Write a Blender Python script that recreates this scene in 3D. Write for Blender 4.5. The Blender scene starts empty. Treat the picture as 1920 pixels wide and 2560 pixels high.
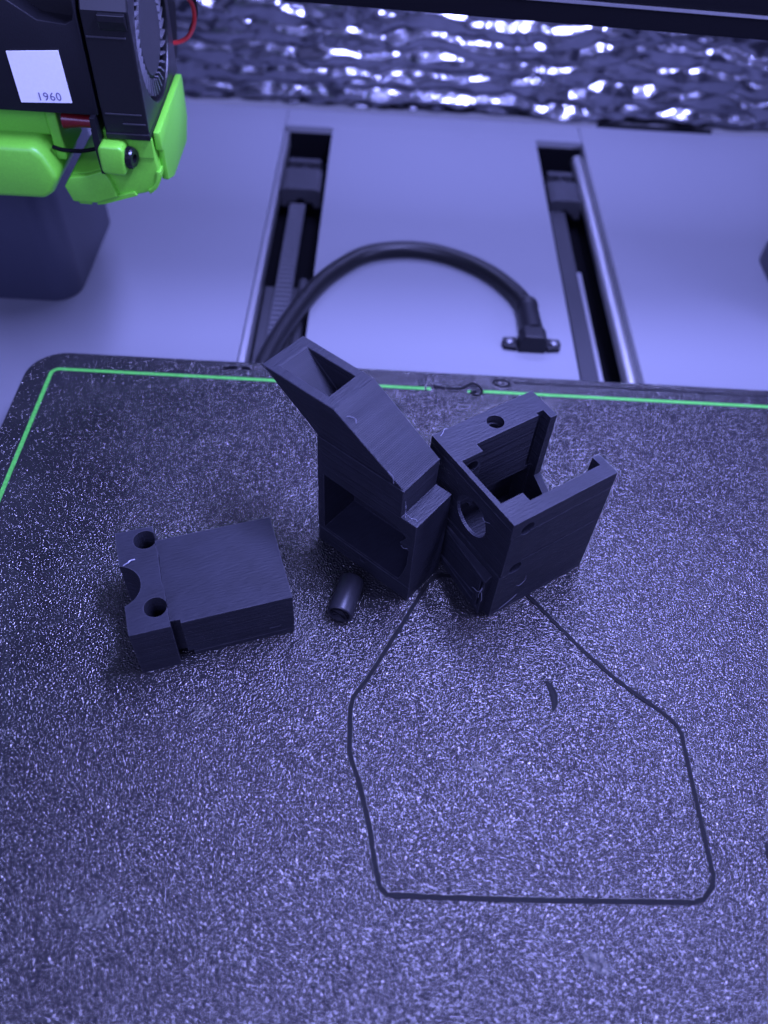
import bpy, bmesh, math, random
from mathutils import Vector, Matrix, noise

# One design unit is 0.68 mm; every builder works in design units and scales to metres.
S = 0.00068
R = math.radians
scene = bpy.context.scene
col = scene.collection
random.seed(7)

# ------------------------------------------------------------------ camera
cd = bpy.data.cameras.new("camera")
cam = bpy.data.objects.new("camera", cd)
col.objects.link(cam)
right = Vector((0.99847336, 0.02382818, 0.04983135))
down = Vector((0.04968591, -0.78157617, -0.62182795))
fwd = Vector((0.02412996, 0.62335456, -0.78156691))
m = Matrix.Identity(4)
for i in range(3):
    m[i][0] = right[i]
    m[i][1] = -down[i]
    m[i][2] = -fwd[i]
m[2][3] = 230 * S
cam.matrix_world = m
cd.sensor_fit = 'VERTICAL'
cd.sensor_height = 36.0
cd.lens = 2032.83 / 2560 * 36
cd.clip_start = 0.005
cd.clip_end = 20
cd.dof.use_dof = True
cd.dof.focus_distance = 262 * S
cd.dof.aperture_fstop = 12.0
scene.camera = cam
scene.render.resolution_x, scene.render.resolution_y = 768, 1024

# ------------------------------------------------------------------ world and lamps
w = bpy.data.worlds.new("World")
scene.world = w
w.use_nodes = True
bg = w.node_tree.nodes["Background"]
bg.inputs[0].default_value = (0.32, 0.345, 1.0, 1)
bg.inputs[1].default_value = 0.42
TINT = (0.32, 0.345, 1.0)


def lamp(name, loc, target, sx, sy, power, color=TINT):
    l = bpy.data.lights.new(name, 'AREA')
    l.shape = 'RECTANGLE'
    l.size, l.size_y = sx * S, sy * S
    l.energy = power
    l.color = color
    o = bpy.data.objects.new(name, l)
    o.location = Vector(loc) * S
    o.rotation_euler = (Vector(target) - Vector(loc)).to_track_quat('-Z', 'Y').to_euler()
    col.objects.link(o)
    return o


lamp("led_panel_lamp", (120, 242, 420), (50, 215, 0), 250, 50, 3.9)
lamp("led_rear_lamp", (40, 525, 340), (40, 340, -30), 420, 40, 0.75)
lamp("right_fill_lamp", (520, 60, 270), (60, 170, 20), 160, 160, 0.8)  # unseen fill lamp, added to brighten the faces turned to the right
lamp("room_lamp", (-150, -330, 470), (10, 200, 20), 460, 260, 2.1)

scene.view_settings.view_transform = 'Standard'
scene.view_settings.look = 'None'
scene.view_settings.exposure = 0
scene.view_settings.gamma = 1
scene.cycles.use_denoising = True
scene.cycles.max_bounces = 8
scene.cycles.sample_clamp_indirect = 6.0


# ------------------------------------------------------------------ materials
def nodes(name):
    mt = bpy.data.materials.new(name)
    mt.use_nodes = True
    nt = mt.node_tree
    return mt, nt, nt.nodes["Principled BSDF"]


def add(nt, kind, **kw):
    n = nt.nodes.new(kind)
    for k, v in kw.items():
        if k in n.inputs:
            n.inputs[k].default_value = v
        else:
            setattr(n, k, v)
    return n


def coords(nt, scale=(1, 1, 1), rot=(0, 0, 0)):
    tc = nt.nodes.new('ShaderNodeTexCoord')
    mp = nt.nodes.new('ShaderNodeMapping')
    mp.inputs['Scale'].default_value = [s / S for s in scale]
    mp.inputs['Rotation'].default_value = rot
    nt.links.new(tc.outputs['Object'], mp.inputs['Vector'])
    return mp.outputs['Vector']


def ramp(nt, src, stops):
    r = nt.nodes.new('ShaderNodeValToRGB')
    e = r.color_ramp.elements
    while len(e) < len(stops):
        e.new(0.5)
    for el, (p, c) in zip(e, stops):
        el.position = p
        el.color = c if len(c) == 4 else (*c, 1)
    nt.links.new(src, r.inputs['Fac'])
    return r.outputs['Color']


def simple(name, color, rough=0.5, metal=0.0, bump=0.0, bscale=1.0, spec=0.5, coat=0.0, var=0.15):
    mt, nt, b = nodes(name)
    n = add(nt, 'ShaderNodeTexNoise', Scale=bscale, Detail=4.0)
    nt.links.new(coords(nt), n.inputs['Vector'])
    lo = [c * (1 - var) for c in color]
    hi = [min(1, c * (1 + var)) for c in color]
    nt.links.new(ramp(nt, n.outputs['Fac'], [(0.3, lo), (0.7, hi)]), b.inputs['Base Color'])
    b.inputs['Roughness'].default_value = rough
    b.inputs['Metallic'].default_value = metal
    b.inputs['Specular IOR Level'].default_value = spec
    b.inputs['Coat Weight'].default_value = coat
    if bump:
        bp = add(nt, 'ShaderNodeBump', Strength=1.0, Distance=bump * S)
        nt.links.new(n.outputs['Fac'], bp.inputs['Height'])
        nt.links.new(bp.outputs['Normal'], b.inputs['Normal'])
    return mt


def bed_material():
    mt, nt, b = nodes("textured_bed_coating")
    v = coords(nt)
    n1 = add(nt, 'ShaderNodeTexNoise', Scale=1.7, Detail=0.8, Roughness=0.4)
    vo = add(nt, 'ShaderNodeTexVoronoi', Scale=1.5, feature='SMOOTH_F1', Smoothness=0.6)
    nt.links.new(v, n1.inputs['Vector'])
    nt.links.new(v, vo.inputs['Vector'])
    mix = add(nt, 'ShaderNodeMath', operation='MULTIPLY_ADD')
    nt.links.new(vo.outputs['Distance'], mix.inputs[0])
    mix.inputs[1].default_value = -0.55
    nt.links.new(n1.outputs['Fac'], mix.inputs[2])
    bp = add(nt, 'ShaderNodeBump', Strength=1.0, Distance=0.43 * S)
    nt.links.new(mix.outputs[0], bp.inputs['Height'])
    nt.links.new(bp.outputs['Normal'], b.inputs['Normal'])
    big = add(nt, 'ShaderNodeTexNoise', Scale=0.035, Detail=5.0, Roughness=0.6)
    nt.links.new(v, big.inputs['Vector'])
    nt.links.new(ramp(nt, big.outputs['Fac'], [(0.3, (0.010, 0.010, 0.012)), (0.7, (0.020, 0.020, 0.022))]),
                 b.inputs['Base Color'])
    nt.links.new(ramp(nt, big.outputs['Fac'], [(0.3, (0.085,) * 3), (0.7, (0.13,) * 3)]), b.inputs['Roughness'])
    b.inputs['Specular IOR Level'].default_value = 0.72
    b.inputs['Specular Tint'].default_value = (1.0, 0.96, 0.86, 1)
    return mt


def print_material(name, seed, top=(0.0120, 0.0125, 0.0185), streak_rot=0.7):
    """Dark printed plastic: layer lines on the flanks, hatching on the level faces."""
    mt, nt, b = nodes(name)
    wv = add(nt, 'ShaderNodeTexWave', Scale=1.08, Distortion=0.25, bands_direction='Z')
    wv.inputs['Detail'].default_value = 1.0
    nt.links.new(coords(nt), wv.inputs['Vector'])
    st = add(nt, 'ShaderNodeTexNoise', Scale=1.0, Detail=3.0)
    nt.links.new(coords(nt, (0.02, 0.02, 1.3)), st.inputs['Vector'])
    ht = add(nt, 'ShaderNodeTexNoise', Scale=1.0, Detail=2.0)
    nt.links.new(coords(nt, (0.28, 1.6, 0.05), (0, 0, streak_rot)), ht.inputs['Vector'])
    geo = nt.nodes.new('ShaderNodeNewGeometry')
    sep = nt.nodes.new('ShaderNodeSeparateXYZ')
    nt.links.new(geo.outputs['True Normal'], sep.inputs[0])
    up = add(nt, 'ShaderNodeMath', operation='GREATER_THAN')
    up.inputs[1].default_value = 0.95
    nt.links.new(sep.outputs['Z'], up.inputs[0])
    steep = add(nt, 'ShaderNodeMath', operation='MULTIPLY_ADD')
    nt.links.new(sep.outputs['Z'], steep.inputs[0])
    steep.inputs[1].default_value = -1.1
    steep.inputs[2].default_value = 1.0
    steep.use_clamp = True
    sm = add(nt, 'ShaderNodeMath', operation='MULTIPLY')
    nt.links.new(st.outputs['Fac'], sm.inputs[0])
    nt.links.new(steep.outputs[0], sm.inputs[1])
    h1 = add(nt, 'ShaderNodeMath', operation='MULTIPLY_ADD')
    nt.links.new(wv.outputs['Fac'], h1.inputs[0])
    h1.inputs[1].default_value = 0.10
    nt.links.new(sm.outputs[0], h1.inputs[2])
    mx = nt.nodes.new('ShaderNodeMix')
    nt.links.new(up.outputs[0], mx.inputs['Factor'])
    nt.links.new(h1.outputs[0], mx.inputs['A'])
    hm = add(nt, 'ShaderNodeMath', operation='MULTIPLY')
    hm.inputs[1].default_value = 0.3
    nt.links.new(ht.outputs['Fac'], hm.inputs[0])
    nt.links.new(hm.outputs[0], mx.inputs['B'])
    bp = add(nt, 'ShaderNodeBump', Strength=0.95, Distance=0.68 * S)
    nt.links.new(mx.outputs['Result'], bp.inputs['Height'])
    nt.links.new(bp.outputs['Normal'], b.inputs['Normal'])
    sp = add(nt, 'ShaderNodeTexNoise', Scale=0.12, Detail=4.0)
    nt.links.new(coords(nt), sp.inputs['Vector'])
    plain = ramp(nt, sp.outputs['Fac'], [(0.3, [c * 0.85 for c in top]), (0.7, [c * 1.15 for c in top])])
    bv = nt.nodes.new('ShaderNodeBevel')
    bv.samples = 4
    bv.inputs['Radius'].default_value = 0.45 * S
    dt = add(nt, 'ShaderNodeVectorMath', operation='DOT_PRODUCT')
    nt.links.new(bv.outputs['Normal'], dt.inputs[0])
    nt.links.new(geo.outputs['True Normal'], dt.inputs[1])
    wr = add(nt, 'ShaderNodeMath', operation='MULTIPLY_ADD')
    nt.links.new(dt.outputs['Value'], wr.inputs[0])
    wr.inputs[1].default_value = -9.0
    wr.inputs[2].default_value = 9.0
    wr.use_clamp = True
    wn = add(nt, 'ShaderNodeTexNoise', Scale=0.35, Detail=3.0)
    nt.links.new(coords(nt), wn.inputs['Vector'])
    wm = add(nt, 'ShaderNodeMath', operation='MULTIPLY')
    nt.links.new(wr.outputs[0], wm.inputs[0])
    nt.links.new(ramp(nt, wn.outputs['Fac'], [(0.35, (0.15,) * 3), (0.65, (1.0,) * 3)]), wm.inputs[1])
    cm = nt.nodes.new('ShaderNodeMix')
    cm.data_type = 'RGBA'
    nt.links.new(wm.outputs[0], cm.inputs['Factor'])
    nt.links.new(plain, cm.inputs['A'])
    cm.inputs['B'].default_value = (0.05, 0.05, 0.062, 1)  # paler edges: wear plus edge highlights painted into the base colour
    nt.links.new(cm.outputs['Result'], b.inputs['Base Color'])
    nt.links.new(ramp(nt, st.outputs['Fac'], [(0.35, (0.50,) * 3), (0.7, (0.64,) * 3)]), b.inputs['Roughness'])
    b.inputs['Specular IOR Level'].default_value = 0.24
    return mt


def foil_material():
    mt, nt, b = nodes("silver_foil")
    n = add(nt, 'ShaderNodeTexNoise', Scale=0.22, Detail=4.0, Roughness=0.6)
    nt.links.new(coords(nt), n.inputs['Vector'])
    bp = add(nt, 'ShaderNodeBump', Strength=0.8, Distance=0.35 * S)
    nt.links.new(n.outputs['Fac'], bp.inputs['Height'])
    nt.links.new(bp.outputs['Normal'], b.inputs['Normal'])
    b.inputs['Base Color'].default_value = (0.33, 0.33, 0.36, 1)
    b.inputs['Metallic'].default_value = 1.0
    b.inputs['Roughness'].default_value = 0.23
    return mt


M = {
    'bed': bed_material(),
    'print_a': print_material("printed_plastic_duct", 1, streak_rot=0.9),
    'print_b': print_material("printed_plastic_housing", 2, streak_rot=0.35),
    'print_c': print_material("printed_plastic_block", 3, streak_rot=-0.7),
    'wisp': simple("pale_plastic_wisp", (0.20, 0.20, 0.24), 0.35),
    'skirt': simple("flat_plastic_line", (0.006, 0.006, 0.007), 0.58, bump=0.05, bscale=1.2, spec=0.09),
    'green_line': simple("green_print_line", (0.07, 0.38, 0.05), 0.5, bump=0.15, bscale=1.0, var=0.3),
    'base': simple("painted_base_panel", (0.156, 0.159, 0.175), 0.6, bump=0.02, bscale=2.0, var=0.03),
    'void': simple("slot_lining", (0.003, 0.003, 0.004), 0.7, spec=0.05),
    'dark_metal': simple("dark_carriage_metal", (0.030, 0.030, 0.034), 0.5, spec=0.3),
    'belt': simple("toothed_belt_rubber", (0.07, 0.07, 0.08), 0.7, bump=0.3, bscale=0.8),
    'chrome': simple("polished_rod_steel", (0.75, 0.75, 0.76), 0.18, metal=1.0, var=0.03),
    'alloy': simple("brushed_alloy", (0.5, 0.5, 0.52), 0.35, metal=0.9, var=0.05),
    'hose': simple("rubber_hose", (0.005, 0.005, 0.006), 0.36, spec=0.35, var=0.1),
    'black': simple("black_moulded_plastic", (0.005, 0.005, 0.007), 0.5, spec=0.3, bump=0.05, bscale=2.5),
    'satin': simple("satin_black_plastic", (0.007, 0.007, 0.008), 0.38, spec=0.35),
    'hub': simple("grey_black_fan_hub", (0.025, 0.025, 0.028), 0.55, spec=0.3),
    'beam': simple("black_anodised_beam", (0.003, 0.003, 0.004), 0.6, spec=0.08),
    'column': simple("navy_column_plastic", (0.035, 0.038, 0.06), 0.35, var=0.05),
    'green': simple("lime_green_plastic", (0.145, 0.54, 0.035), 0.42, bump=0.03, bscale=1.5, var=0.06),
    'sticker': simple("white_sticker_paper", (0.86, 0.86, 0.84), 0.5, var=0.02),
    'ink': simple("grey_ink", (0.11, 0.10, 0.20), 0.6),
    'red': simple("red_wire_sleeve", (0.62, 0.03, 0.03), 0.35),
    'dark_red': simple("dark_red_tube", (0.18, 0.008, 0.010), 0.3),
    'screw': simple("black_oxide_steel", (0.02, 0.02, 0.022), 0.22, metal=0.6),
    'rod': simple("ground_rod_steel", (0.82, 0.82, 0.80), 0.32, metal=1.0, var=0.03),
    'dull_steel': simple("dull_screw_steel", (0.16, 0.16, 0.17), 0.5, metal=1.0, var=0.05),
    'blade': simple("grey_fan_blade", (0.09, 0.09, 0.10), 0.45),
    'plug': simple("smooth_printed_plug", (0.014, 0.014, 0.018), 0.42, spec=0.4),
    'foil': foil_material(),
}


# ------------------------------------------------------------------ mesh helpers (design units)
class MB:
    def __init__(self):
        self.bm = bmesh.new()

    def _faces(self, vs, fs):
        v = [self.bm.verts.new(p) for p in vs]
        for f in fs:
            try:
                self.bm.faces.new([v[i] for i in f])
            except ValueError:
                pass
        return self

    def box(self, x0, x1, y0, y1, z0, z1):
        vs = [(x, y, z) for x in (x0, x1) for y in (y0, y1) for z in (z0, z1)]
        return self._faces(vs, [(0, 1, 3, 2), (4, 6, 7, 5), (0, 4, 5, 1), (2, 3, 7, 6), (0, 2, 6, 4), (1, 5, 7, 3)])

    def hexa(self, lo, hi):
        """lo and hi: four corners each, same order."""
        return self._faces(list(lo) + list(hi), [(3, 2, 1, 0), (4, 5, 6, 7), (0, 1, 5, 4), (1, 2, 6, 5), (2, 3, 7, 6), (3, 0, 4, 7)])

    def prism(self, poly, axis, a, b):
        def p(q, t):
            return {'x': (t, q[0], q[1]), 'y': (q[0], t, q[1]), 'z': (q[0], q[1], t)}[axis]
        n = len(poly)
        vs = [p(q, a) for q in poly] + [p(q, b) for q in poly]
        fs = [tuple(range(n - 1, -1, -1)), tuple(range(n, 2 * n))]
        fs += [(i, (i + 1) % n, n + (i + 1) % n, n + i) for i in range(n)]
        return self._faces(vs, fs)

    def cyl(self, p0, p1, r, n=24, r1=None):
        p0, p1 = Vector(p0), Vector(p1)
        d = (p1 - p0).normalized()
        u = d.orthogonal().normalized()
        v = d.cross(u)
        r1 = r if r1 is None else r1
        vs = [p0 + r * (u * math.cos(2 * math.pi * i / n) + v * math.sin(2 * math.pi * i / n)) for i in range(n)]
        vs += [p1 + r1 * (u * math.cos(2 * math.pi * i / n) + v * math.sin(2 * math.pi * i / n)) for i in range(n)]
        fs = [tuple(range(n - 1, -1, -1)), tuple(range(n, 2 * n))]
        fs += [(i, (i + 1) % n, n + (i + 1) % n, n + i) for i in range(n)]
        return self._faces(vs, fs)

    def lathe(self, p0, d, prof, n=32):
        """prof: (distance along d, radius) closed when it starts and ends at radius 0."""
        p0, d = Vector(p0), Vector(d).normalized()
        u = d.orthogonal().normalized()
        v = d.cross(u)
        vs, fs = [], []
        for t, r in prof:
            for i in range(n):
                a = 2 * math.pi * i / n
                vs.append(p0 + d * t + max(r, 1e-4) * (u * math.cos(a) + v * math.sin(a)))
        for k in range(len(prof) - 1):
            for i in range(n):
                j = (i + 1) % n
                fs.append((k * n + i, k * n + j, (k + 1) * n + j, (k + 1) * n + i))
        fs.append(tuple(range(n - 1, -1, -1)))
        fs.append(tuple(range((len(prof) - 1) * n, len(prof) * n)))
        return self._faces(vs, fs)

    def tube(self, pts, r, n=10, flat=1.0, jitter=0.0):
        pts = [Vector(p) for p in pts]
        vs, fs = [], []
        for k, p in enumerate(pts):
            d = (pts[min(k + 1, len(pts) - 1)] - pts[max(k - 1, 0)]).normalized()
            u = Vector((-d.y, d.x, 0))
            u = u.normalized() if u.length > 1e-4 else Vector((1, 0, 0))
            v = d.cross(u)
            rk = (r[k] if isinstance(r, (list, tuple)) else r) * (1 + jitter * (random.random() - 0.5))
            for i in range(n):
                a = 2 * math.pi * i / n
                vs.append(p + u * math.cos(a) * rk + v * math.sin(a) * rk * flat)
        for k in range(len(pts) - 1):
            for i in range(n):
                j = (i + 1) % n
                fs.append((k * n + i, k * n + j, (k + 1) * n + j, (k + 1) * n + i))
        fs.append(tuple(range(n - 1, -1, -1)))
        fs.append(tuple(range((len(pts) - 1) * n, len(pts) * n)))
        return self._faces(vs, fs)

    def mesh(self, name):
        bmesh.ops.recalc_face_normals(self.bm, faces=self.bm.faces[:])
        me = bpy.data.meshes.new(name)
        self.bm.to_mesh(me)
        self.bm.free()
        return me


def finish(name, me, mat, parent, cuts=(), bevel=0.0, segs=2, smooth=None, angle=35):
    """Cut, bevel, scale to metres and link one mesh object."""
    tmp = []
    if cuts or bevel:
        o = bpy.data.objects.new("work", me)
        col.objects.link(o)
        tmp.append(o)
        for c in cuts:
            co = bpy.data.objects.new("work_cut", c.mesh("work_cut") if isinstance(c, MB) else c)
            col.objects.link(co)
            tmp.append(co)
            md = o.modifiers.new("cut", 'BOOLEAN')
            md.operation = 'DIFFERENCE'
            md.object = co
            md.solver = 'EXACT'
        if bevel:
            md = o.modifiers.new("edge", 'BEVEL')
            md.width = bevel
            md.segments = segs
            md.limit_method = 'ANGLE'
            md.angle_limit = R(angle)
        dg = bpy.context.evaluated_depsgraph_get()
        dg.update()
        me2 = bpy.data.meshes.new_from_object(o.evaluated_get(dg))
        for t in tmp:
            d = t.data
            bpy.data.objects.remove(t)
            bpy.data.meshes.remove(d)
        me = me2
        me.name = name
    me.transform(Matrix.Scale(S, 4))
    me.materials.clear()
    me.materials.append(M[mat])
    if smooth is not None:
        me.set_sharp_from_angle(angle=R(smooth))
        for p in me.polygons:
            p.use_smooth = True
    ob = bpy.data.objects.new(name, me)
    col.objects.link(ob)
    if parent:
        ob.parent = parent
    return ob


def part(name, mb, mat, parent, cuts=(), bevel=0.0, segs=2, smooth=None, angle=35):
    return finish(name, mb.mesh(name), mat, parent, cuts, bevel, segs, smooth, angle)


def thing(name, label, cat, loc=(0, 0, 0), rz=0.0, group=None, kind=None):
    o = bpy.data.objects.new(name, None)
    o.empty_display_size = 0.005
    o.location = Vector(loc) * S
    o.rotation_euler = (0, 0, R(rz))
    col.objects.link(o)
    tag(o, label, cat, group, kind)
    return o


def tag(o, label, cat, group=None, kind=None):
    o['label'] = label
    if cat:
        o['category'] = cat
    if group:
        o['group'] = group
    if kind:
        o['kind'] = kind
    return o


def arc(cx, cy, r, a0, a1, n=8):
    return [(cx + r * math.cos(R(a0 + (a1 - a0) * i / n)), cy + r * math.sin(R(a0 + (a1 - a0) * i / n))) for i in range(n + 1)]


def round_rect(x0, x1, y0, y1, r, n=8):
    return (arc(x1 - r, y1 - r, r, 0, 90, n) + arc(x0 + r, y1 - r, r, 90, 180, n)
            + arc(x0 + r, y0 + r, r, 180, 270, n) + arc(x1 - r, y0 + r, r, 270, 360, n))


def smooth_path(pts, n=6):
    """Catmull-Rom through the points."""
    P = [Vector(p) for p in pts]
    P = [2 * P[0] - P[1]] + P + [2 * P[-1] - P[-2]]
    out = []
    for k in range(1, len(P) - 2):
        a, b, c, d = P[k - 1], P[k], P[k + 1], P[k + 2]
        for i in range(n):
            t = i / n
            out.append(0.5 * ((2 * b) + (c - a) * t + (2 * a - 5 * b + 4 * c - d) * t * t + (3 * b - a - 3 * c + d) * t ** 3))
    out.append(P[-2])
    return out


# ------------------------------------------------------------------ printer base
base = thing("printer_base", "lavender grey printer base with two long guide slots behind the print bed", "printer base", kind='structure')
ZB = -30
SL, SR, SEND = (-64, -33), (100, 131), 526
part("base_panel", MB().box(-420, SL[0], -120, 548, ZB - 22, ZB), 'base', base, bevel=0.5)
part("base_panel", MB().box(SL[1], SR[0], -120, SEND - 0.5, ZB - 4, ZB), 'base', base, bevel=0.4)
part("base_panel", MB().box(SR[1], 480, -120, 548, ZB - 22, ZB), 'base', base, bevel=0.5)
part("rear_panel", MB().box(SL[0] + 0.3, SR[1] - 0.3, SEND, 548, ZB - 4, ZB - 0.15), 'base', base, bevel=0.4)
part("slot_floor", MB().box(SL[0] - 2, SR[1] + 2, -120, 548, ZB - 26, ZB - 22.5), 'void', base)
part("rear_strip", MB().box(144, 222, 548.5, 551, ZB - 2, ZB + 1.6), 'void', base)
for x0, x1 in (SL, SR):
    part("slot_wall", MB().box(x0 + 0.05, x1 - 0.05, SEND - 3, SEND - 0.6, ZB - 22, ZB - 4.2), 'void', base)
# left slot
part("guide_rail", MB().box(SL[0] + 0.2, SL[0] + 3.2, -100, SEND - 4, ZB - 12, ZB - 2.5), 'alloy', base, bevel=0.3)
teeth = [(200, ZB - 14)]
for k in range(63):
    y_ = 200 + k * 4
    teeth += [(y_ + 0.2, ZB - 12.2), (y_ + 0.6, ZB - 10.6), (y_ + 2.4, ZB - 10.6), (y_ + 2.8, ZB - 12.2)]
teeth += [(452, ZB - 14)]
part("drive_belt", MB().prism(teeth, 'x', -54, -45), 'belt', base)
part("belt_support", MB().box(-60, -36, -100, 372, ZB - 21, ZB - 14), 'dark_metal', base)
part("guide_rod", MB().cyl((-39, -100, ZB - 10), (-39, 372, ZB - 10), 2.6), 'dark_metal', base, smooth=40)


def carriage(x0, x1, y0, y1):
    mid = (x0 + x1) / 2
    prof = [(x0, -44), (x0, -33), (x0 + 3, -31.5), (x1 - 3, -31.5), (x1, -33), (x1, -44), (x1 - 4, -44), (x1 - 5, -41), (mid + 3, -41),
            (mid + 1.5, -38.5), (mid - 1.5, -38.5), (mid - 3, -41), (x0 + 5, -41), (x0 + 4, -44)]
    c = part("belt_tensioner", MB().prism(prof, 'y', y0, y1), 'dark_metal', base, bevel=0.6)
    part("adjuster", MB().cyl((mid, y1, -37), (mid, y1 + 10, -37), 3.4, 16), 'black', c, smooth=40)
    part("flange", MB().box(x0 + 2, x1 - 2, y1 + 10, y1 + 14, -43, -33), 'dark_metal', c, bevel=0.4)


carriage(-60, -36, 452, 476)
carriage(103, 123, 456, 478)
# right slot
part("guide_rod", MB().cyl((127, -100, ZB - 6), (127, 512, ZB - 6), 3.9), 'rod', base, smooth=40)
part("drive_belt", MB().box(104, 113, -100, 456, ZB - 13, ZB - 9), 'dark_metal', base)
part("guide_rail", MB().box(114.5, 117, -100, 400, ZB - 17, ZB - 13), 'alloy', base, bevel=0.3)
part("bed_carriage", MB().box(-20, 88, 30, 215, ZB + 0.2, -8.2), 'void', base)

# columns standing on the base
def column(x0, x1, label, rx):
    o = part("printer_column", MB().prism(round_rect(x0, x1, 331, 412, 13), 'z', ZB + 0.05, 96), 'column', None, smooth=40, bevel=0.8)
    return tag(o, label, "column", "rounded columns standing on the printer base")


column(-262, -148, "dark navy rounded column under the green toolhead, standing on the printer base", 0)
column(215, 331, "dark navy column cut off at the picture edge, across from the toolhead", 1)

# ------------------------------------------------------------------ print bed
bed = thing("print_bed", "black textured print bed with thin green border line and worn rear edge", "print bed", kind='structure')
plate = part("plate", MB().prism(round_rect(-140.5, 208.5, -90, 260, 15, 10), 'z', -2.2, 0), 'bed', bed, bevel=0.35, segs=2)
part("heat_plate", MB().prism(round_rect(-137.5, 205.5, -87, 257, 12, 8), 'z', -8, -2.3), 'void', bed)


def line_strip(pts, w, name="border_line"):
    vs, mb = [], MB()
    P = [Vector((x, y)) for x, y in pts]
    poly_l, poly_r = [], []
    for k, p in enumerate(P):
        d = (P[min(k + 1, len(P) - 1)] - P[max(k - 1, 0)]).normalized()
        nrm = Vector((-d.y, d.x)) * w / 2
        poly_l.append(p + nrm)
        poly_r.append(p - nrm)
    n = len(P)
    v = [mb.bm.verts.new((q.x, q.y, 0.06)) for q in poly_l + poly_r]
    for k in range(n - 1):
        mb.bm.faces.new((v[k], v[k + 1], v[n + k + 1], v[n + k]))
    return part(name, mb, 'green_line', bed)


gy, gx = 249.7, -130
line_strip([(gx, -70), (gx, 100), (gx, gy - 3)] + arc(gx + 3, gy - 3, 3, 180, 90, 5)[1:] + [(-60, gy), (22.3, gy)], 1.6)
line_strip([(23.2, gy), (24.9, gy)], 1.5)
line_strip([(40.2, gy - 0.4), (41.6, gy - 0.4)], 1.4)
line_strip([(46.4, gy), (120, gy), (195, gy)], 1.6)

# ------------------------------------------------------------------ printed duct (the tall one with the slanted funnel)
LB = (15.70, 146.25, 0.03)
duct = thing("printed_duct", "dark printed duct with slanted rectangular funnel mouth leaning over an open box base", "printed part", LB, 51.9)
wall_prof = [(0, 0), (39.6, 0), (39.6, 51.5), (6, 51.5), (6, 39.85), (0, 39.85)]
cutA = MB().prism([(36.9, 8.4), (36.9, 35.6), (8, 34.6), (4.6, 33.2), (3.4, 31.6), (4.6, 29.4), (5.6, 27.8), (4.3, 26.9), (1.9, 26.2), (2.1, 18),
                   (3.6, 11.5), (4.8, 8.4)], 'x', -2, 15.6)
cutA2 = MB().prism([(35.5, 35), (35.5, 53), (11.2, 53), (11.2, 35)], 'x', 2.5, 14.2)
cutA3 = MB().cyl((-2, 19.7, 5.0), (6, 19.7, 5.0), 1.15, 14)
grv1 = MB().box(-1, 0.22, -1, 42, 6.9, 7.25)
grv2 = MB().box(-1, 0.22, 1.2, 1.5, 8, 39)
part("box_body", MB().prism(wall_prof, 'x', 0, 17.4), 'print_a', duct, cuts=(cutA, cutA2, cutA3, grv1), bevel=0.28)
lo = [(0.3, 6, 51.45), (17.4, 6, 51.45), (17.4, 39.6, 51.45), (0.3, 39.6, 51.45)]
hi = [(-0.8, 32.1, 67.6), (17.1, 32.1, 67.6), (17.1, 60.6, 67.6), (-0.8, 60.6, 67.6)]
ilo = [(2.45, 10.5, 50), (14, 10.5, 50), (14, 33.5, 50), (2.45, 33.5, 50)]
ihi = [(2.45, 38.2, 68.5), (13.95, 38.2, 68.5), (13.95, 57.3, 68.5), (2.45, 57.3, 68.5)]
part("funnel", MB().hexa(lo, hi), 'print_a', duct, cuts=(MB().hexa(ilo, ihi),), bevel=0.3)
# torn lip at the front corner of the opening
torn = MB().prism([(0.9, 26.4), (2.1, 26.0), (2.5, 18.5), (3.9, 11.8), (4.9, 8.6), (3.0, 8.5), (1.5, 12), (0.8, 18)], 'x', 1.2, 1.9)
part("torn_lip", torn, 'print_a', duct, bevel=0.15)
wis = MB()
for pts in ([(0.3, 5.2, 47.5), (1.0, 5.4, 45.5), (0.6, 5.0, 44.2), (1.3, 5.5, 42.8), (0.9, 5.2, 41.0), (0.5, 4.6, 40.2)],
            [(0.8, 5.2, 41.5), (1.6, 4.4, 40.2), (1.5, 3.2, 40.1), (2.0, 2.2, 40.15), (1.8, 1.2, 40.1)],
            [(-0.2, 9.6, 52.6), (0.2, 10.4, 54.6), (-0.1, 12.0, 56.2)],
            [(1.0, 28.6, 66.0), (2.3, 27.8, 65.4), (2.7, 26.9, 64.8), (2.0, 26.0, 64.3)],
            [(0.6, 1.5, 27.4), (-0.5, 3.4, 27.0), (0.1, 4.9, 26.6)]):
    wis.tube(smooth_path(pts, 4), 0.07, 5)
part("stringing", wis, 'wisp', duct)

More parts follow.
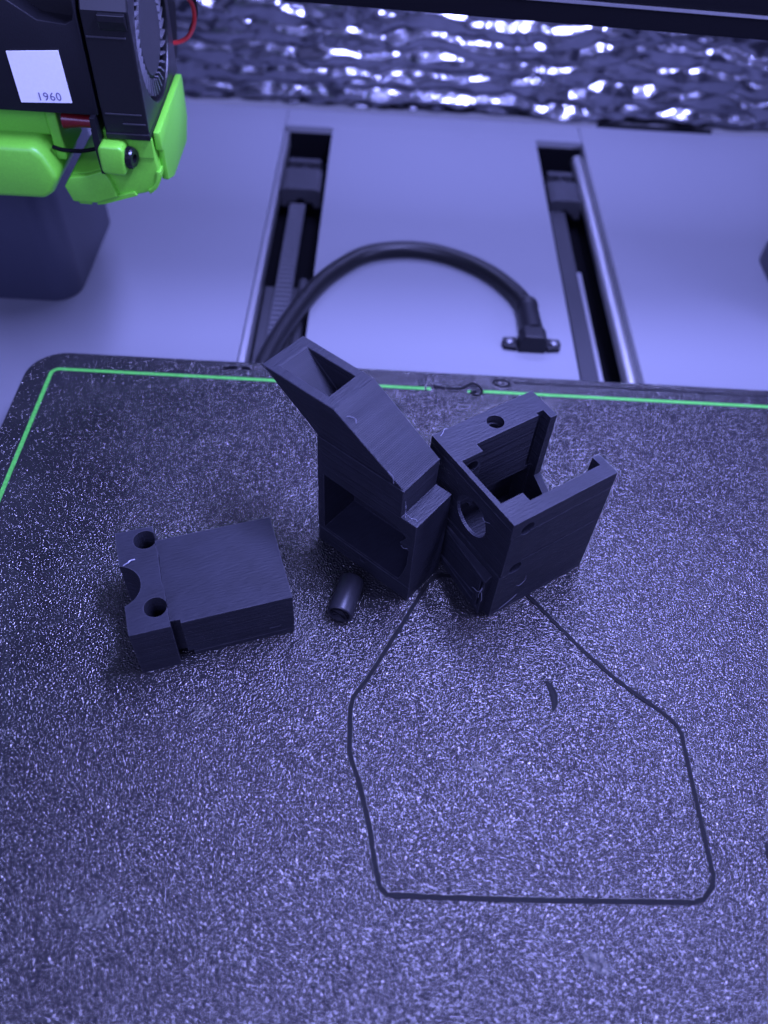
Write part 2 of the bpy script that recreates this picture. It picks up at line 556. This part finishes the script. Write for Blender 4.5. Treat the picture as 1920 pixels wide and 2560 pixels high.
# ------------------------------------------------------------------ printed housing (the open box with screw holes)
RB = (42.68, 141.36, 0.03)
house = thing("printed_housing", "dark printed open topped housing with screw holes and a round side opening", "printed part", RB, 34.2)
cuts = [
    MB().box(1.6, 9.9, 8.4, 27.6, 3, 60),
    MB().box(9.75, 37.3, 5.0, 31.0, 3.05, 60.1),
    MB().prism([(8.6, 60), (8.6, 22), (13, 17.4), (22, 17.4), (28.2, 21.6), (28.2, 60)], 'x', 36.9, 45),
    MB().box(3, 36.8, 3.2, 36.5, 3.1, 23.6),
    MB().cyl((20.8, 35.7, 46.2), (20.8, 35.7, 60), 2.85, 24),
    MB().cyl((20.8, 35.7, 22), (20.8, 35.7, 47), 2.3, 24),
    MB().cyl((6.2, -3, 44.0), (6.2, 36, 44.0), 2.5, 20),
    MB().cyl((6.0, -3, 24.0), (6.0, 36, 24.0), 2.4, 20),
    MB().cyl((-3, 17.8, 33.9), (3, 17.8, 33.9), 7.2, 40),
    MB().box(-1, 0.45, -2, 43, 22.3, 42.2),
    MB().box(-1, 0.2, -2, 43, 46.0, 46.3),
    MB().box(7.8, 42, -1, 0.4, 26.8, 27.3),
    MB().box(-2, 42, -1, 0.3, 42.2, 42.55),
    MB().box(-2, 42, -1, 0.26, 1.3, 1.6),
    MB().box(-2, 5, -1, 0.2, 22.1, 22.4),
    MB().box(34.6, 37.4, 30, 32.2, 25, 60.2),
]
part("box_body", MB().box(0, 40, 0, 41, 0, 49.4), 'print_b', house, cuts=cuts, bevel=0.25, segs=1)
# slanted frame low on the side face
fr_lo = [(0.02, 2.9, 0), (-2.55, 2.9, 0), (-0.55, 30, 0), (0.02, 30, 0)]
fr_hi = [(0.02, 2.9, 18.2), (-2.55, 2.9, 18.2), (-0.55, 30, 18.2), (0.02, 30, 18.2)]
fcut = MB().box(-5, -0.25, 7.2, 28, 3.2, 15.6)
fcut2 = MB().box(-5, -0.9, 3.9, 4.9, 2.2, 17.2)
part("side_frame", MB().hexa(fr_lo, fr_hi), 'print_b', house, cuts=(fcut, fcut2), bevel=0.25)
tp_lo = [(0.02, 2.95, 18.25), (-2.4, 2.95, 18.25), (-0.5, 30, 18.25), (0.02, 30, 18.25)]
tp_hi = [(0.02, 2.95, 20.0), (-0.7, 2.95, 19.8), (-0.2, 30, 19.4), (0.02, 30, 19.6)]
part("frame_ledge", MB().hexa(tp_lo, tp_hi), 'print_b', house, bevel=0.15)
wis = MB()
for pts, r in (([(-1.9, 3.6, 16.8), (-2.3, 3.8, 14.6), (-2.7, 4.0, 12.6), (-3.0, 4.8, 11.4), (-3.2, 6.4, 11.4), (-3.1, 7.4, 10.6)], 0.13),
               ([(-2.0, 3.7, 15.8), (-2.6, 3.5, 14.0), (-2.8, 3.8, 12.0)], 0.28),
               ([(-2.5, 3.4, 12.2), (-2.8, 2.7, 11.2), (-2.9, 2.2, 9.8), (-2.8, 2.5, 8.4)], 0.12),
               ([(-2.7, 3.9, 12.0), (-2.9, 4.0, 10.4), (-2.8, 3.9, 8.8)], 0.1),
               ([(2.0, 39.2, 49.6), (3.4, 39.9, 49.7), (4.3, 40.6, 50.1), (5.6, 40.6, 49.7)], 0.13),
               ([(0.4, 9.6, 39.6), (0.1, 11.6, 38.6), (0.3, 13.0, 38.9)], 0.12),
               ([(9.0, -0.15, 12.0), (10.5, -0.25, 11.0), (12.5, -0.2, 12.6), (12.2, -0.2, 15.4)], 0.09),
               ([(4.0, -0.15, 1.9), (8.2, -0.2, 4.0), (10.5, -0.15, 5.6)], 0.09)):
    wis.tube(smooth_path(pts, 4), r * 0.62, 5)
part("stringing", wis, 'wisp', house)

# ------------------------------------------------------------------ printed block
BB = (-65.56, 115.42, 0.03)
block = thing("printed_block", "squat dark printed block with two screw holes and a half round notch in its flange", "printed part", BB, 18.7)
fcuts = [
    MB().cyl((-2.2, 17.7, -3), (-2.2, 17.7, 30), 7.7, 48),
    MB().cyl((8.65, 33.2, -3), (8.65, 33.2, 30), 3.5, 28),
    MB().cyl((8.55, 7.7, -3), (8.55, 7.7, 30), 3.4, 28),
]
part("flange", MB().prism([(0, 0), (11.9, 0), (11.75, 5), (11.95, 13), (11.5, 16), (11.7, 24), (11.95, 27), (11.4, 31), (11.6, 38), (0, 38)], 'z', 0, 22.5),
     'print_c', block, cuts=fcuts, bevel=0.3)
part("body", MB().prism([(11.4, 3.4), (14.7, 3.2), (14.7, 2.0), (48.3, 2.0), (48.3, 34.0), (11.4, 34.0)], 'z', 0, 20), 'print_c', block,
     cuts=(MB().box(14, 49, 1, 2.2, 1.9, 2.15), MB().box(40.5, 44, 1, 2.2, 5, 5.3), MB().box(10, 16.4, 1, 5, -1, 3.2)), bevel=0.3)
wis = MB()
wis.tube(smooth_path([(1.2, 25.0, 22.6), (2.6, 25.3, 23.0), (3.6, 26.1, 22.9), (4.9, 26.3, 22.7)], 5), 0.2, 5)
part("stringing", wis, 'wisp', block)

# ------------------------------------------------------------------ short printed tube lying on the bed
ax0, ax1 = Vector((-6.35, 136.9, 4.25)), Vector((-2.9, 150.6, 4.25))
L = (ax1 - ax0).length
roll = thing("printed_plug", "small dark hollow plug lying on the bed beside the duct", "plug", (ax0.x, ax0.y, 0))
loc0 = Vector((0, 0, 4.2))
dd = (ax1 - ax0).normalized()
pr = [(0.9, 0), (0.9, 3.2), (0.15, 3.45), (0, 3.8), (0.2, 4.1), (0.5, 4.2), (L - 0.5, 4.2), (L - 0.1, 4.0), (L, 3.5), (L, 0)]
part("shell", MB().lathe(loc0, dd, pr, 36), 'plug', roll, smooth=38)
inn = MB()
side = dd.cross(Vector((0, 0, 1))).normalized()
for k in range(7):
    a = k * 0.9 + 0.3
    c = loc0 + dd * (0.5 + 0.3 * (k % 3))
    p0 = c + side * math.cos(a) * 3.2 + Vector((0, 0, 1)) * math.sin(a) * 3.2
    a2 = a + 2.3
    p1 = c + side * math.cos(a2) * 3.0 + Vector((0, 0, 1)) * math.sin(a2) * 3.0
    inn.tube(smooth_path([p0, (p0 + p1) / 2 + dd * 0.5, p1], 3), 0.28, 6)
part("infill", inn, 'skirt', roll, smooth=50)

# ------------------------------------------------------------------ skirt line printed on the bed
sk = [(31.5, 156.8), (27.6, 157.0), (24.6, 156.0), (22.4, 153.2), (13, 134.8), (3.4, 116.5), (-0.6, 110.7), (-1.25, 106.7), (-0.9, 93.4), (0, 90.3), (2.2, 84.6), (5.8, 71.8),
      (7.7, 61.3), (8.9, 56.6), (11.0, 54.7), (20.9, 54.5), (46.2, 54.7), (72.6, 55.2), (92.8, 55.7), (95.6, 56.5), (98.9, 60.0), (99.7, 63.0),
      (99.6, 73.6), (99.35, 91.0), (99.3, 103.0), (98.4, 106.0), (96.4, 108.4), (82.7, 119.8), (73.0, 130.0), (57.9, 148.7), (55.5, 151.6)]
dense = []
for k in range(len(sk) - 1):
    a, b = Vector(sk[k]), Vector(sk[k + 1])
    n = max(2, int((b - a).length / 1.2))
    for i in range(n):
        p = a.lerp(b, i / n)
        dense.append((p.x + 0.10 * noise.noise((p.x * .2, p.y * .2, 1)), p.y + 0.10 * noise.noise((p.x * .2, p.y * .2, 9)), 0.08))
dense.append((*sk[-1], 0.08))
rb = MB()
ring_prev = None
for k, p in enumerate(dense):
    p = Vector(p)
    d = (Vector(dense[min(k + 1, len(dense) - 1)]) - Vector(dense[max(k - 1, 0)])).normalized()
    nn = Vector((-d.y, d.x, 0))
    hw = 0.74 + 0.14 * noise.noise((p.x * 0.5, p.y * 0.5, 3)) + 0.05 * (random.random() - 0.5)
    ringv = [rb.bm.verts.new((p.x + nn.x * a_ * hw, p.y + nn.y * a_ * hw, z_)) for a_, z_ in ((-1, 0.01), (-0.85, 0.26), (0.85, 0.26), (1, 0.01))]
    if ring_prev:
        for i_ in range(3):
            rb.bm.faces.new((ring_prev[i_], ring_prev[i_ + 1], ringv[i_ + 1], ringv[i_]))
    ring_prev = ringv
so = part("skirt_line", rb, 'skirt', None)
tag(so, "thin black printed outline loop stuck on the bed in front of the boxes", "skirt line")

# loose bits
chip = MB()
cp = smooth_path([(59.6, 119.0, .1), (61.0, 116.2, .1), (61.6, 113.2, .1), (61.3, 110.6, .1), (60.6, 108.6, .1)], 4)
rr = [0.35 + 0.85 * math.sin(math.pi * min(1, (i + 2) / (len(cp) + 1))) for i in range(len(cp))]
tag(part("plastic_chip", chip.tube(cp, rr, 8, 0.18, jitter=0.15), 'skirt', None, smooth=60), "small curved black plastic sliver lying inside the printed outline loop", "plastic chip")

sp_ = MB().tube(smooth_path([(117.8, 72, .05), (116.9, 66, .1), (116.6, 61, .1), (117.6, 54, .05)], 5), 1.5, 8, 0.25, jitter=0.6)  # flat dark ribbon laid on the bed at the frame edge
tag(part("dark_strip", sp_, 'skirt', None, smooth=60), "short dark flat strip cut off by the picture edge beside the outline loop", "plastic strip")

st = MB().tube(smooth_path([(26, 250.9, .2), (32, 250.4, .25), (37.5, 250.6, .3), (40.2, 252.3, .8), (42.8, 253.3, 1.0), (45.2, 251.8, .7), (46.2, 249.5, .4), (44.6, 247.2, .3), (42.0, 247.6, .3),
                            (41.8, 249.0, .4), (43.6, 249.2, .5)], 5), 0.5, 8, 0.7, jitter=0.3)
tag(part("filament_blob", st, 'skirt', None, smooth=60), "curled black filament scrap stuck over the gap in the green border line", "filament scrap")

mk = MB()
ring = [(54.6 + 3.2 * math.cos(t * math.pi / 9), 255.4 + 2.0 * math.sin(t * math.pi / 9), 0.05) for t in range(19)]
mk.tube(ring, 0.5, 6, 0.35, jitter=0.35)
part("scar", mk, 'skirt', bed, smooth=60)
mk = MB().tube([(60 + i * 6, 256.2 + 0.35 * noise.noise((i * .7, 0, 3)), 0.0) for i in range(24)], 0.42, 6, 0.4, jitter=0.6)
part("scar", mk, 'skirt', bed, smooth=60)
for fx, fy, fl in ((-60.5, 255.0, 1.6), (-57.4, 255.9, 2.6), (-52.2, 256.0, 2.0)):
    mk = MB().tube([(fx - fl, fy - 0.2, 0.03), (fx - fl / 3, fy + 0.3, 0.1), (fx + fl / 3, fy + 0.1, 0.1), (fx + fl, fy - 0.3, 0.03)], [0.3, 1.0, 0.8, 0.25], 8, 0.25)
    part("residue", mk, 'void', bed, smooth=60)

# ------------------------------------------------------------------ bed cable with strain relief
hose = thing("bed_cable", "thick black rubber cable arching over the base to a screwed bracket", "cable", (78, 318, ZB))
H0 = Vector((78, 318, ZB))


def hp(x, y, z):
    return Vector((x, y, z)) - H0


path = smooth_path([hp(-56, 225, -16), hp(-52, 262, -18), hp(-47.5, 292, -21), hp(-39.5, 324, -24), hp(-29.5, 351, -25.5), hp(-18, 369, -26), hp(-5.5, 381, -26), hp(12, 387, -26),
                    hp(30, 386.5, -26), hp(48, 379, -26), hp(62, 368, -26), hp(72, 354, -25.5), hp(77.5, 342, -25)], 7)
part("hose", MB().tube(path, 4.4, 16), 'hose', hose, smooth=60)
part("collar", MB().lathe(hp(77.5, 344, -25), hp(78.6, 318, -24.5) - hp(77.5, 344, -25),
     [(0, 0), (0, 4.9), (1.2, 5.4), (2.4, 4.9), (3.0, 5.5), (4.2, 5.5), (4.8, 5.0), (10, 5.2), (24, 5.4), (24, 0)], 24), 'black', hose, smooth=40)
part("clamp", MB().prism([(-6.8, 0.02), (6.8, 0.02), (6.8, 7), (4.5, 10), (-4.5, 10), (-6.8, 7)], 'y', -6.5, 2.5), 'black', hose, bevel=0.6)
for s in (-1, 1):
    e = part("ear", MB().prism([(s * 7.3, -6), (s * 13.8, -5), (s * 14.6, -2), (s * 13.8, 1.5), (s * 7.3, 2)], 'z', 0.02, 3), 'black', hose, bevel=0.5)
    part("screw", MB().lathe((s * 11, -1.8, 3.0), (0, 0, 1), [(0, 0), (0, 2.2), (0.8, 2.1), (1.3, 1.4), (1.3, 0)], 18), 'dull_steel', e, smooth=40)

# ------------------------------------------------------------------ foil backdrop
def foil_height(x, z):
    """Pillows of uneven width in staggered rows, with creases between them."""
    zz = z + 6.5 * noise.noise((x * 0.022, z * 0.02, 11)) + 2.2 * noise.noise((x * 0.11, z * 0.05, 12))
    h = 0.0
    row = zz / 13.0
    for j in (math.floor(row), math.floor(row) + 1):
        cx = x / 40.0 + 0.5 * (j % 2) + 0.45 * noise.noise((x * 0.02, j * 5.3, 3))
        for i in (math.floor(cx), math.floor(cx) + 1):
            dx = (cx - i) * 40.0
            dz = (row - j) * 13.0 + 2.2 * noise.noise((i * 1.3, j * 2.9, 5))
            q = abs(dx / 23.0) ** 2.4 + abs(dz / 7.2) ** 2.0
            if q < 1:
                h = max(h, (1 - q) ** 0.55 * (3.2 + 2.0 * noise.noise((i * 2.2, j * 1.1, 8))))
    h += 1.8 * (1 - abs(noise.noise((x * 0.02, z * 0.085, 21)))) ** 3 + 0.5 * (1 - abs(noise.noise((x * 0.05, z * 0.13, 31)))) ** 3
    h += 3.0 * noise.noise((x * 0.016, z * 0.03, 2)) + 1.5 * noise.noise((x * 0.06, z * 0.10, 4)) + 0.45 * noise.noise((x * .13, z * .30, 6))
    return h


fm = MB()
NX, NZ = 560, 180
gx0, gx1, gz0, gz1 = -300, 400, ZB + 0.2, 150
vg = []
for j in range(NZ + 1):
    for i in range(NX + 1):
        x = gx0 + (gx1 - gx0) * i / NX
        z = gz0 + (gz1 - gz0) * j / NZ
        vg.append(fm.bm.verts.new((x, 557 - foil_height(x, z), z)))
for j in range(NZ):
    for i in range(NX):
        a = j * (NX + 1) + i
        fm.bm.faces.new((vg[a], vg[a + 1], vg[a + NX + 2], vg[a + NX + 1]))
fo = part("foil_sheet", fm, 'foil', None, smooth=80)
md = fo.modifiers.new("thickness", 'SOLIDIFY')
md.thickness = 1.2 * S
md.offset = 1
tag(fo, "crinkled silver bubble foil sheet hanging behind the printer base", "foil sheet")

# ------------------------------------------------------------------ gantry beam
gb = thing("gantry_beam", "black horizontal gantry beam crossing in front of the foil", "beam", (34, 330, 111))
gb.rotation_euler = (0, R(0.9), 0)
part("beam_body", MB().prism([(0, 0), (34, 0), (34, 40), (0, 40), (0, 8.4), (1.8, 8.4), (1.8, 7.0), (0, 7.0)], 'x', -300, 300), 'beam', gb, bevel=0.35)
part("edge_strip", MB().box(-300, 300, -0.35, 1.7, 7.1, 8.1), 'alloy', gb)

# ------------------------------------------------------------------ toolhead
T0 = Vector((-110, 300, 52))
th = thing("toolhead", "black print head with lime green duct, side blower and white sticker hanging from the beam", "toolhead", T0)


def tm():
    return MB()


def tpart(name, mb, mat, parent=None, **kw):
    """Toolhead parts are written in bed coordinates and moved to the toolhead's own origin."""
    for v in mb.bm.verts:
        v.co -= T0
    for c in kw.get('cuts', ()):
        for v in c.bm.verts:
            v.co -= T0
    return part(name, mb, mat, parent or th, **kw)


win = tm().prism([(-126, 126.4), (-121.5, 123.4), (-113.6, 118.2), (-104.6, 117.4), (-102.2, 118.6), (-101.4, 121), (-101.2, 170), (-126, 170)], 'y', 280, 296)
tpart("front_cover", tm().box(-190, -100.4, 285, 330, 88, 165), 'black', cuts=(win,), bevel=0.9, segs=3, smooth=40)
tpart("window_panel", tm().box(-127, -101.5, 292, 293, 112, 160), 'satin')
stk = tpart("sticker", tm().prism([(-126.2, 91.3), (-108.5, 92.1), (-108.9, 109.2), (-126.4, 108.0)], 'y', 284.65, 284.95), 'sticker')
cu = bpy.data.curves.new("number", 'FONT')
cu.body = "1960"
cu.size = 3.9
cu.align_x = 'CENTER'
cu.space_character = 1.12
to = bpy.data.objects.new("work_text", cu)
col.objects.link(to)
dg = bpy.context.evaluated_depsgraph_get()
dg.update()
tme = bpy.data.meshes.new_from_object(to.evaluated_get(dg))
bpy.data.objects.remove(to)
tme.transform(Matrix.Translation(Vector((-115.8, 284.5, 92.6)) - T0) @ Matrix.Rotation(R(-2.6), 4, 'Y') @ Matrix.Rotation(R(90), 4, 'X'))
num = finish("number", tme, 'ink', stk)

# blower
cy, cz, rr_ = 312, 106.5, 22.6
blow_cuts = (tm().cyl((-90, cy, cz), (-80, cy, cz), rr_, 56),)
bl = tpart("blower_case", tm().prism([(285, 80.6), (340, 80.6), (340, 120), (334, 128), (322, 134), (300, 134), (288, 128), (285, 122)], 'x', -99.2, -83.6), 'satin',
           cuts=blow_cuts, bevel=0.6)
tpart("hub", tm().lathe((-90, cy, cz), (1, 0, 0), [(0, 0), (0, 15.2), (4.6, 15.0), (5.4, 14.2), (5.6, 0)], 48), 'hub', bl, smooth=30)
for k in range(36):
    a = 2 * math.pi * k / 36
    b = a + 0.16
    p = [(cy + 15.8 * math.cos(a), cz + 15.8 * math.sin(a)), (cy + 21.0 * math.cos(b), cz + 21.0 * math.sin(b))]
    nx_, nz_ = -math.sin((a + b) / 2) * 0.35, math.cos((a + b) / 2) * 0.35
    quad = [(p[0][0] - nx_, p[0][1] - nz_), (p[1][0] - nx_, p[1][1] - nz_), (p[1][0] + nx_, p[1][1] + nz_), (p[0][0] + nx_, p[0][1] + nz_)]
    tpart("fan_blade", tm().prism(quad, 'x', -89.9, -84.3), 'blade', bl)
tpart("ridge", tm().box(-98.6, -85.6, 284.6, 285.5, 113.8, 114.4), 'hub', bl, bevel=0.1)
tpart("ridge", tm().box(-97.8, -85.0, 284.6, 285.5, 88.8, 89.3), 'hub', bl, bevel=0.1)
tpart("ridge", tm().box(-92.2, -84.2, 284.5, 285.5, 85.5, 86.0), 'hub', bl, bevel=0.1)
tpart("outlet_lip", tm().box(-99.0, -83.4, 284.4, 330, 80.2, 82.4), 'satin', bl, bevel=0.3)
tpart("clip", tm().prism([(284.3, 116.5), (286, 116.2), (286, 121.5), (283.2, 121.5), (283.2, 119.5)], 'x', -93.5, -84.6), 'satin', bl, bevel=0.3)
tpart("rear_fan", tm().cyl((-96, 341, 100), (-87, 341, 100), 25, 48), 'beam', smooth=40, bevel=0.5)
tpart("red_wire", tm().tube(smooth_path([(-85, 338, 110), (-80, 343, 108.5), (-76.5, 348, 103), (-76.5, 349, 96), (-79, 346, 91.5), (-83, 341, 91), (-86, 337, 93)], 6), 0.85, 10), 'red', smooth=60)
tpart("black_wire", tm().tube(smooth_path([(-86, 337, 113), (-81, 343, 112), (-76.8, 350, 106), (-76, 352, 98), (-79, 350, 92)], 6), 0.75, 10), 'satin', smooth=60)

# green part cooling duct
outer = ([(-101.2, 79.8), (-84.0, 79.8)] + [(-83.2, 70)] + arc(-92.2, 67.2, 9.4, -2, -72, 8) + [(-97, 56.4), (-108.4, 53.2), (-114.5, 52.8), (-117.4, 53.7), (-119.2, 60.5),
         (-116.2, 64.3), (-109.5, 65.4), (-105.5, 66.8), (-102.6, 69.0)])
gd = tpart("green_duct", tm().prism(outer, 'y', 287, 322), 'green', bevel=0.7, segs=3, smooth=35)
rim = arc(-92.2, 67.2, 9.9, 2, -62, 8)
rim_in = arc(-92.2, 67.2, 8.3, -62, 2, 8)
tpart("duct_rim", tm().prism(rim + rim_in, 'y', 286.2, 324), 'green', gd, bevel=0.2, smooth=40)
tpart("bottom_rim", tm().prism([(-92.6, 57.4), (-93.6, 58.8), (-108.4, 54.6), (-109, 52.6), (-106, 53.0)], 'y', 286.1, 323), 'green', gd, bevel=0.2)
tpart("bottom_rim", tm().prism([(-111.0, 52.5), (-111.2, 53.9), (-116.6, 54.4), (-115.6, 52.6)], 'y', 286.3, 323), 'green', gd, bevel=0.2)
tpart("side_plate", tm().prism([(288.6, 81.2), (333.6, 82.6), (334.4, 80.5), (334, 66), (327, 58.5), (300, 58.5), (291, 62), (291, 74), (288.8, 74.5)], 'x', -83.3, -80.8), 'green', gd, bevel=0.5, smooth=40)
tpart("nozzle_tip", tm().prism([(-119.1, 60.5), (-116.2, 64.2), (-109.5, 65.3), (-105.5, 66.7), (-103.2, 67.4), (-101.2, 63), (-99.8, 57.4), (-108.4, 54.4), (-117.2, 54.5)], 'y', 284.4, 287.4),
      'green', gd, bevel=0.5, segs=3, smooth=40)
tpart("seat_panel", tm().box(-92, -83.5, 286.3, 288, 72.6, 79.6), 'green', gd, bevel=0.25)
tpart("chamfer_wall", tm().prism([(-101, 79.7), (-101, 81.6), (-99.6, 81.6), (-99.6, 79.7)], 'y', 288, 320), 'green', gd)
lug = tpart("lug", tm().prism([(-101.8, 70.6), (-101, 69.2), (-93.6, 68.8), (-92.8, 70.4), (-92.6, 78.4), (-94, 79.6), (-100.6, 79.8), (-101.8, 78.4)], 'y', 279.5, 288.5), 'green',
            gd, bevel=0.9, segs=3, smooth=40)
sc = tpart("screw", tm().lathe((-92.7, 283.6, 74.2), (1, -0.25, 0), [(0, 0), (0, 3.3), (0.3, 3.6), (2.3, 3.6), (3.0, 3.1), (3.0, 1.5), (1.4, 1.4), (1.4, 0)], 28), 'screw', lug, smooth=30)
for k in range(18):
    a = 2 * math.pi * k / 18
    tpart("knurl", tm().box(-92.3, -90.6, 283.3 + 3.55 * math.cos(a) - 0.2, 283.3 + 3.55 * math.cos(a) + 0.2, 74.2 + 3.55 * math.sin(a) - 0.2, 74.2 + 3.55 * math.sin(a) + 0.2), 'screw', sc)

# green silicone block round the hot end
sock_f = [(-175, 77), (-126, 77), (-122.6, 73.6), (-119.4, 65.4), (-122.8, 59.2), (-126.4, 56.6), (-175, 56.3)]
tpart("green_sock", tm().prism(sock_f, 'y', 281, 312), 'green', bevel=2.2, segs=3, smooth=45)
tpart("sock_collar", tm().box(-172, -121.5, 292, 314, 76, 87.9), 'green', bevel=1.0)
tpart("sock_bracket", tm().box(-121.3, -117.5, 290, 312, 68, 87.9), 'green', bevel=0.6)
tpart("heater_tube", tm().lathe((-116.5, 294, 81.6), (1, 0, -0.03), [(0, 0), (0, 3.2), (3, 2.7), (6, 2.3), (12, 2.2), (12, 0)], 20), 'dark_red', smooth=40)
tpart("ferrule", tm().cyl((-104.5, 294, 81.2), (-101.5, 294, 81.2), 2.3, 18), 'chrome', smooth=40)
tpart("sheet_bracket", tm().prism([(-103.1, 88.3), (-101.4, 88.3), (-101.0, 80), (-101.6, 67.6), (-103.1, 67.6), (-103.6, 80)], 'y', 282.5, 296), 'black', bevel=0.2)
tpart("sensor_wire", tm().tube(smooth_path([(-121, 288, 74), (-117, 288, 73.0), (-111, 288, 73.0), (-106, 288, 74), (-102.5, 288, 75.2)], 5), 0.75, 8), 'beam', smooth=60)
